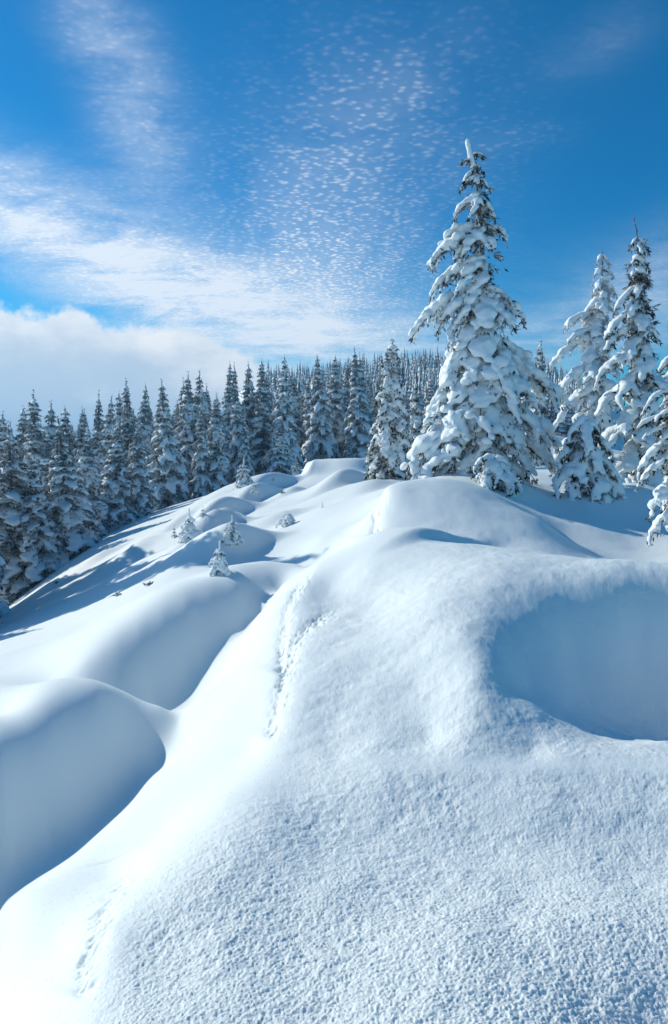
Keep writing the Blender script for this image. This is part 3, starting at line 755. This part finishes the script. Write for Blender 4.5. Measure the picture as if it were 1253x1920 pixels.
# ------------------------------------------------------------------ hand-shaped laden trees near the viewer
def px(u, v, y): return np.array([(u - CX) / F * y, y, (YH - v) / F * y])
def laden(name, label, y, axis, boughs, seed, th0=0.17, voxel=.05, need=M_NEED, fill=40, trunk_r=.16, wscale=1.0, fill_front=.5, nl=.17, cat='spruce tree', dens=1.0, sink=.4, fill_from=.10, fing=1.0):
    """axis: trunk as (u,v) points from tip to foot; boughs: (v on trunk, tip u, tip v, towards viewer m, thickness factor)"""
    g = np.random.default_rng(seed)
    au = np.array([a[0] for a in axis], float); av = np.array([a[1] for a in axis], float)
    A_ = lambda v, d=0: px(np.interp(v, av, au), v, y)
    foot = A_(av[-1]); t = thing(name, label, cat, tuple(foot))
    rel = lambda P_: P_ - foot
    vv = np.linspace(av[0], av[-1], 22); tp = [rel(A_(v)) for v in vv] + [rel(A_(av[-1])) - [0, 0, sink]]
    fr = (vv - av[0]) / (av[-1] - av[0])
    link('trunk', tube_mesh('trunk', tp, [trunk_r * (.12 + .88 * f) for f in fr] + [trunk_r * 1.1], M_BARK, 10), t)
    S_ = y / F
    outs = list(boughs)
    # fill around the trunk, mostly on the near and far side
    vtop = av[0] + fill_from * (av[-1] - av[0])
    for i in range(fill):
        f = (i + g.uniform(0, 1)) / fill; v0 = vtop + (av[-1] - 30 - vtop) * f
        wl = np.interp(v0, [b[0] for b in sorted(boughs)], [abs(b[1] - np.interp(b[0], av, au)) for b in sorted(boughs)])
        wl = min(max(wl, 12), 130) * g.uniform(.35, .75)
        a = g.uniform(-.9, .9) + (math.pi if g.random() > fill_front else 0)      # 0 = towards the viewer
        du = math.sin(a) * wl; dd = math.cos(a) * wl * S_ * 1.15
        outs.append((v0, np.interp(v0, av, au) + du, v0 + wl * g.uniform(.4, .85), dd, g.uniform(.7, 1.1)))
    for b in outs:
        v0, u1, v1, dd, tf = b[:5]
        p0 = rel(A_(v0)); p1 = rel(px(u1, v1, y)); p1[1] -= dd
        p1[0] += 0; L = np.linalg.norm(p1 - p0)
        f = (v0 - av[0]) / (av[-1] - av[0]); th = th0 * tf * (.62 + .5 * min(f * 1.6, 1))
        B = Blobs(); Nd = Needles()
        C = bough(p0, p1, th * 1.75 * wscale, th, g, arch=(b[5] if len(b) > 5 else .09 * L), fingers=fing, B=B, Nd=Nd, nl=nl, dens=dens)
        me = B.mesh('bough', voxel, 3, .14)
        o = link('bough', me, t)
        nd = link('needles', Nd.mesh('needles', need, blades=3, seed=int(g.integers(1e6)), width=.13), o)
        # the branch wood inside the snow
        link('branch', tube_mesh('branch', C - [0, 0, th * .2], np.linspace(.035, .008, len(C)) * (th0 / .17), M_BARK, 5), o)
    # shadowy interior foliage round the trunk
    Nd = Needles()
    for _ in range(int(26 * fill)):
        f = g.uniform(.14, 1) ; v0 = av[0] + f * (av[-1] - av[0]); c = rel(A_(v0)); a = g.uniform(0, 6.28)
        wl = np.interp(v0, [b[0] for b in sorted(boughs)], [abs(b[1] - np.interp(b[0], av, au)) for b in sorted(boughs)]) * S_
        r_ = min(wl, 2.0) * g.uniform(.08, .50)
        Nd.add(c + [math.cos(a) * r_, math.sin(a) * r_, -r_ * .4], [math.cos(a), math.sin(a), -g.uniform(.4, 1.4)], nl * g.uniform(1, 2.0))
    link('crown', Nd.mesh('crown', need, blades=3, seed=seed, width=.13), t)
    return t

# the big laden spruce
T1 = [(292, 906, 290, .0, .35), (300, 868, 303, 0, .3), (318, 868, 342, .05, .5), (312, 903, 318, 0, .45), (335, 864, 353, .1, .6), (342, 908, 345, .1, .55), (330, 890, 352, .3, .5),
      (372, 852, 405, .1, 1.0), (376, 926, 410, .1, .8), (372, 885, 400, .4, .9), (380, 905, 412, -.2, .7),
      (432, 828, 452, -.1, 1.1), (440, 808, 492, .25, .95), (446, 850, 486, .1, .8), (440, 868, 480, .6, 1.1), (445, 948, 452, .1, .75, .28), (446, 925, 470, .3, .7),
      (485, 809, 545, -.1, .8), (492, 840, 520, .2, .75), (496, 866, 532, .55, 1.05), (520, 880, 548, .5, .9),
      (535, 865, 590, .6, 1.1), (540, 773, 620, .0, 1.0), (548, 820, 610, .2, .9), (560, 838, 640, .3, .85), (565, 893, 622, .9, 1.1),
      (548, 952, 565, .2, .8), (566, 978, 592, .1, .85), (590, 955, 612, .5, .9), (575, 930, 600, .6, .9),
      (600, 868, 655, .7, 1.1), (615, 905, 690, 1.1, 1.25), (622, 838, 688, .3, 1.0), (640, 818, 742, .3, 1.15), (650, 868, 712, .9, 1.1), (640, 950, 690, .6, .9), (640, 998, 690, .0, .95),
      (668, 1030, 735, .2, 1.0), (690, 1056, 748, .1, 1.1), (700, 980, 748, .8, 1.0), (700, 935, 760, 1.2, 1.15), (700, 838, 770, .8, 1.2), (720, 808, 768, .3, 1.1), (722, 882, 786, 1.3, 1.2),
      (735, 795, 790, .2, 1.0), (745, 838, 815, 1.1, 1.25), (752, 905, 830, 1.4, 1.1), (760, 1042, 830, .3, 1.0), (750, 1000, 812, .8, .95), (770, 960, 840, 1.0, 1.0),
      (770, 760, 872, .6, 1.2), (782, 800, 850, .9, 1.05), (800, 826, 862, 1.2, 1.05), (815, 783, 895, 1.1, 1.0), (830, 850, 888, 1.2, .95), (810, 1035, 872, .4, .9), (815, 985, 885, .8, .85), (830, 930, 890, 1.0, .85),
      (850, 800, 905, .9, .8), (855, 985, 912, .6, .8)]
laden('laden_spruce', 'largest snow-laden spruce with its bent white tip, standing on the crest right of centre', 20.5,
      [(876, 262), (882, 290), (893, 330), (900, 420), (907, 500), (907, 560), (908, 700), (910, 922)], T1, 31, th0=.25, voxel=.045, fill=24, trunk_r=.15, dens=.95, fill_from=.42, fing=.7, wscale=1.12)
B = Blobs()
for q in np.linspace(0, 1, 24): B.add(px(876 + 10 * q, 264 + 46 * q, 20.5), (.075 + .045 * q, .075 + .045 * q, .08), (1, 0, 0))
tipo = link('bough', B.mesh('bough', .03, 2, .3), None)
_t1 = [o for o in bpy.data.objects if o.name == 'laden_spruce'][0]
tipo.parent = _t1; tipo.location = -Vector(_t1.location)

# the slender spruce at the right with a bare twig for a tip
T2 = [(446, 1182, 462, 0, .55), (448, 1214, 468, .1, .55), (455, 1196, 480, .3, .6), (480, 1180, 498, .1, .5), (482, 1212, 505, .2, .5), (505, 1178, 522, .2, .5), (510, 1214, 528, .2, .45),
      (535, 1186, 560, .3, .6), (535, 1150, 582, .1, .7), (550, 1212, 575, .2, .55), (560, 1170, 600, .4, .7), (575, 1132, 632, .1, .8), (590, 1190, 630, .6, .8), (590, 1214, 622, .3, .6),
      (610, 1130, 655, .1, .85), (630, 1160, 680, .5, .9), (640, 1212, 675, .4, .75), (660, 1120, 706, .2, .95), (665, 1190, 712, .8, 1.0), (690, 1222, 732, .3, .8), (700, 1140, 748, .7, 1.0),
      (720, 1112, 775, .3, 1.0), (730, 1185, 782, 1.0, 1.05), (745, 1232, 800, .4, .9), (760, 1135, 820, .8, 1.0), (790, 1105, 850, .3, .9), (790, 1190, 850, 1.1, 1.0), (800, 1236, 860, .4, .95),
      (830, 1150, 890, .9, 1.0), (840, 1120, 905, .5, .9), (850, 1210, 915, .9, .95), (870, 1240, 930, .4, .9), (880, 1175, 945, .9, .9)]
t2 = laden('slender_spruce', 'tall slender snow-laden spruce by the right edge with a bare twig for a tip', 21.0,
      [(1194, 432), (1197, 480), (1198, 560), (1202, 700), (1196, 950)], T2, 32, th0=.21, voxel=.05, fill=34, trunk_r=.13, dens=.65)
tw = tube_mesh('twig', [px(1189, 405, 21.) , px(1190, 418, 21.), px(1195, 434, 21.)], [.008, .014, .02], M_BARK, 6)
o = link('twig', tw, t2); o.location = -Vector(t2.location)
# its paler companion behind
T3 = [(478, 1120, 490, 0, .6), (480, 1140, 492, 0, .6), (500, 1112, 520, .1, .7), (505, 1150, 520, .1, .6), (525, 1112, 548, .3, .7), (530, 1152, 552, .2, .7), (555, 1096, 590, .1, .8), (560, 1150, 590, .3, .8),
      (585, 1058, 612, .0, .9), (595, 1105, 640, .4, .9), (620, 1062, 640, .2, .85), (630, 1034, 680, .0, .9), (640, 1090, 690, .5, 1.0), (660, 1150, 700, .4, .9), (680, 1045, 735, .2, 1.0), (700, 1100, 750, .7, 1.0),
      (730, 1040, 790, .2, 1.0), (740, 1130, 800, .6, 1.0), (770, 1070, 840, .6, 1.0), (800, 1035, 870, .3, 1.0), (830, 1120, 890, .5, .9), (850, 1060, 910, .5, .9)]
laden('rimed_spruce', 'paler snow-crusted spruce standing behind and left of the slender one', 27.0,
      [(1130, 472), (1128, 560), (1118, 680), (1110, 930)], T3, 33, th0=.25, voxel=.065, fill=42, trunk_r=.15, dens=.55, need=M_NEEDW)
# dwarf spruces crouched under them
T4 = [(782, 1062, 820, .2, .8), (785, 1120, 815, .2, .8), (790, 1090, 850, .6, .9), (800, 1140, 850, .3, .8), (810, 1045, 865, .2, .8), (830, 1110, 885, .7, .9), (840, 1072, 900, .6, .9), (845, 1150, 900, .4, .9),
      (860, 1038, 915, .3, .9), (870, 1100, 930, .8, .9), (880, 1160, 935, .4, .9), (890, 1060, 940, .6, .8), (895, 1130, 950, .7, .8)]
laden('dwarf_spruce', 'stooping young spruce bundled in snow at the foot of the right pair', 19.0,
      [(1095, 776), (1095, 850), (1098, 945)], T4, 34, th0=.22, voxel=.045, fill=14, trunk_r=.06, wscale=.95)
T5 = [(858, 890, 872, .1, .8), (860, 950, 872, .1, .8), (865, 905, 905, .3, .9), (868, 935, 900, .4, .9), (875, 965, 905, .2, .9), (885, 898, 918, .2, .8), (885, 955, 920, .3, .8)]
laden('buried_spruce', 'knee-high bent young spruce swallowed by snow at the foot of the largest tree', 18.3,
      [(926, 855), (928, 880), (930, 915)], T5, 35, th0=.24, voxel=.04, fill=5, trunk_r=.04)
# at the right edge
T6 = [(745, 1198, 776, .1, .5, .2), (765, 1222, 790, .1, .5), (780, 1194, 800, .0, .55), (790, 1232, 830, .2, .5), (800, 1200, 820, .1, .5), (830, 1190, 886, .1, .7, .15), (845, 1215, 880, .2, .6), (850, 1196, 908, .0, .55),
      (880, 1238, 930, .2, .6), (900, 1216, 962, .1, .75, .15), (920, 1240, 985, .2, .6), (945, 1218, 1008, .0, .65), (760, 1300, 790, 0, .6), (840, 1340, 900, 0, .8), (930, 1350, 1000, 0, .8), (700, 1262, 720, .1, .5), (960, 1290, 1020, .3, .7)]
laden('young_spruce', 'young spruce reaching into the picture at the right edge with finger-like snowy boughs', 11.5,
      [(1268, 690), (1270, 800), (1275, 1050)], T6, 36, th0=.12, voxel=.024, fill=14, trunk_r=.05, nl=.08, dens=.55)
T7 = [(665, 1240, 690, 0, .8), (690, 1232, 725, .2, .9), (720, 1236, 760, .3, .9), (750, 1225, 800, .3, .9), (790, 1220, 850, .4, 1.), (680, 1330, 740, 0, 1.), (740, 1340, 820, 0, 1.), (830, 1215, 890, .4, 1.), (860, 1240, 930, .4, 1.)]
laden('edge_spruce', 'dark-needled spruce cut off by the right edge behind the young one', 23.0,
      [(1262, 620), (1275, 700), (1290, 930)], T7, 37, th0=.25, voxel=.06, fill=22, trunk_r=.14, need=M_NEED, dens=.8)

# ------------------------------------------------------------------ saplings and twigs poking out of the drifts
def sapling(name, label, u, vb, vt, seed, wide=.35, tiers=4, th=.30, bare=.0, group='saplings poking out of the drifts', cat='sapling', mound=True):
    g = np.random.default_rng(seed); p = hit(u, vb, 4.0); S_ = p.y / F; H = max((vb - vt) * S_, .08)
    t = thing(name, label, cat, tuple(p), group)
    B = Blobs(); Nd = Needles()
    link('stem', tube_mesh('stem', [(0, 0, -.15 * H), (.01 * H, 0, .5 * H), (0, 0, H)], [.022 * H + .004, .016 * H + .003, .006 * H + .002], M_BARK, 6), t)
    for q in np.linspace(.02, 1.0, 26): B.add((g.normal(0, .005 * H), 0, q * H), (.03 * H, .03 * H, .045 * H), (1, 0, 0))
    for i in range(tiers):
        f = (i + .35) / tiers * .82; k = 5; rr = wide * H * (1 - f) ** .8; z = f * H
        for j in range(k):
            a = g.uniform(0, .6) + j * 2 * math.pi / k + i; r_ = rr * g.uniform(.7, 1.2)
            p1 = np.array([math.cos(a) * r_, math.sin(a) * r_, z - .25 * r_ + .02 * H])
            bough(np.array([0, 0, z + .10 * H * (1 - f)]), p1, th * r_ * 1.15, max(th * r_ * .85, .032 * H), g, arch=.12 * r_, fingers=.6, B=B, Nd=Nd, nl=.09 * H * (1 - .4 * f), dens=.6)
    if mound:
        for _ in range(7):
            a = g.uniform(0, 6.28); B.add((math.cos(a) * wide * H * .4, math.sin(a) * wide * H * .4, .02 * H), (wide * H * .5, wide * H * .5, .10 * H))
    link('snow_load', B.mesh('snow_load', max(.012 * H, .009), 2, .2), t)
    link('crown', Nd.mesh('crown', M_NEED, blades=3, seed=seed, width=.12), t)
    return t
sapling('sapling', 'nearest sapling, a squat white skirt under a snow-tipped leader', 412, 1076, 1015, 51, .42, 3, .42)
sapling('sapling', 'sapling like a stack of two snowballs on the shadow-crossed slope', 355, 1014, 955, 52, .34, 3, .62)
sapling('sapling', 'spire-shaped sapling right of the two-ball one, edge of a blue hollow', 435, 1018, 968, 53, .40, 5, .34)
sapling('sapling', 'tiny thin sapling left of the two-ball one', 327, 1007, 984, 54, .25, 3, .22, mound=False)
sapling('sapling', 'tiny sprig behind the two-ball sapling', 381, 968, 950, 55, .5, 2, .3)
sapling('sapling', 'broad frosted sapling at the forest edge below the low drooping spruce', 457, 912, 862, 56, .42, 5, .26)
sapling('sapling', 'short sapling with a twin tip below the broad frosted one', 477, 924, 903, 57, .4, 3, .3)
sapling('sapling', 'small dark-based sapling left of the cornice', 555, 890, 853, 58, .34, 5, .26)
sapling('sapling', 'frosted sapling at the bottom of the forest edge by the left picture edge', 8, 1142, 1102, 59, .34, 5, .26)
sapling('sapling', 'tiny bare sprig on the smooth white slope below the cornice', 605, 953, 941, 60, .3, 2, .2, mound=False)
sapling('sapling', 'tiny sapling in the shade near the front row of trees left of the cornice', 513, 902, 892, 61, .35, 3, .25, mound=False)
sapling('sapling', 'low frosted sapling by the foot of the left forest edge', 84, 1062, 1040, 62, .5, 3, .3)
sapling('sapling', 'low frosted sapling where the forest edge meets the lit slope', 262, 968, 948, 63, .5, 3, .3)
sapling('snowy_bush', 'round tuft of snowy twigs on the rim of the smooth slope', 540, 984, 957, 64, .75, 3, .34, cat='bush')
def twig(label, u, v, hpx, wpx, seed):
    g = np.random.default_rng(seed); p = hit(u, v, 4.0); S_ = p.y / F; t = thing('twig', label, 'twig', tuple(p), 'twigs poking out of the slope')
    link('stem', tube_mesh('stem', [(0, 0, -.05), (.1 * wpx * S_, 0, hpx * S_ * .6), (0, 0, hpx * S_)], [.012, .01, .005], M_BARK, 5), t)
    Nd = Needles()
    for _ in range(26): Nd.add((g.uniform(-.5, .5) * wpx * S_, g.normal(0, .05), .02), g.normal(0, 1, 3) * [1, 1, .3] + [.5, 0, .2], .10)
    link('needles', Nd.mesh('needles', M_NEED, blades=2, seed=seed), t)
twig('single dark twig on the open lit slope casting a short shadow', 224, 1119, 8, 16, 71)
twig('faint twig lying in the blue tree shadow at the left', 105, 1094, 4, 10, 72)
twig('thin stalk on the lit slope right of the single dark twig', 278, 1099, 4, 10, 73)
twig('small sprig between the cornice and the saplings', 528, 925, 6, 10, 74)

# ------------------------------------------------------------------ haze
def haze():
    x, y0, y1, z0, z1 = 24000, -500, 9400, -400, 88
    V = [(a, b, c) for a in (-x, x) for b in (y0, y1) for c in (z0, z1)]
    Fc = [(0, 1, 3, 2), (4, 6, 7, 5), (0, 4, 5, 1), (2, 3, 7, 6), (0, 2, 6, 4), (1, 5, 7, 3)]
    m = bpy.data.materials.new('haze'); m.use_nodes = True; t = m.node_tree; t.nodes.clear()
    v = t.nodes.new('ShaderNodeVolumePrincipled'); v.inputs['Density'].default_value = 0.00060; v.inputs['Color'].default_value = (0.30, 0.62, 1.0, 1); v.inputs['Anisotropy'].default_value = 0.3
    o = t.nodes.new('ShaderNodeOutputMaterial'); t.links.new(v.outputs[0], o.inputs['Volume'])
    h = link('haze', np_mesh('haze', V, Fc, m, smooth=False)); h['kind'] = 'stuff'; h['label'] = 'thin blue winter haze over the slope and forest'
haze()
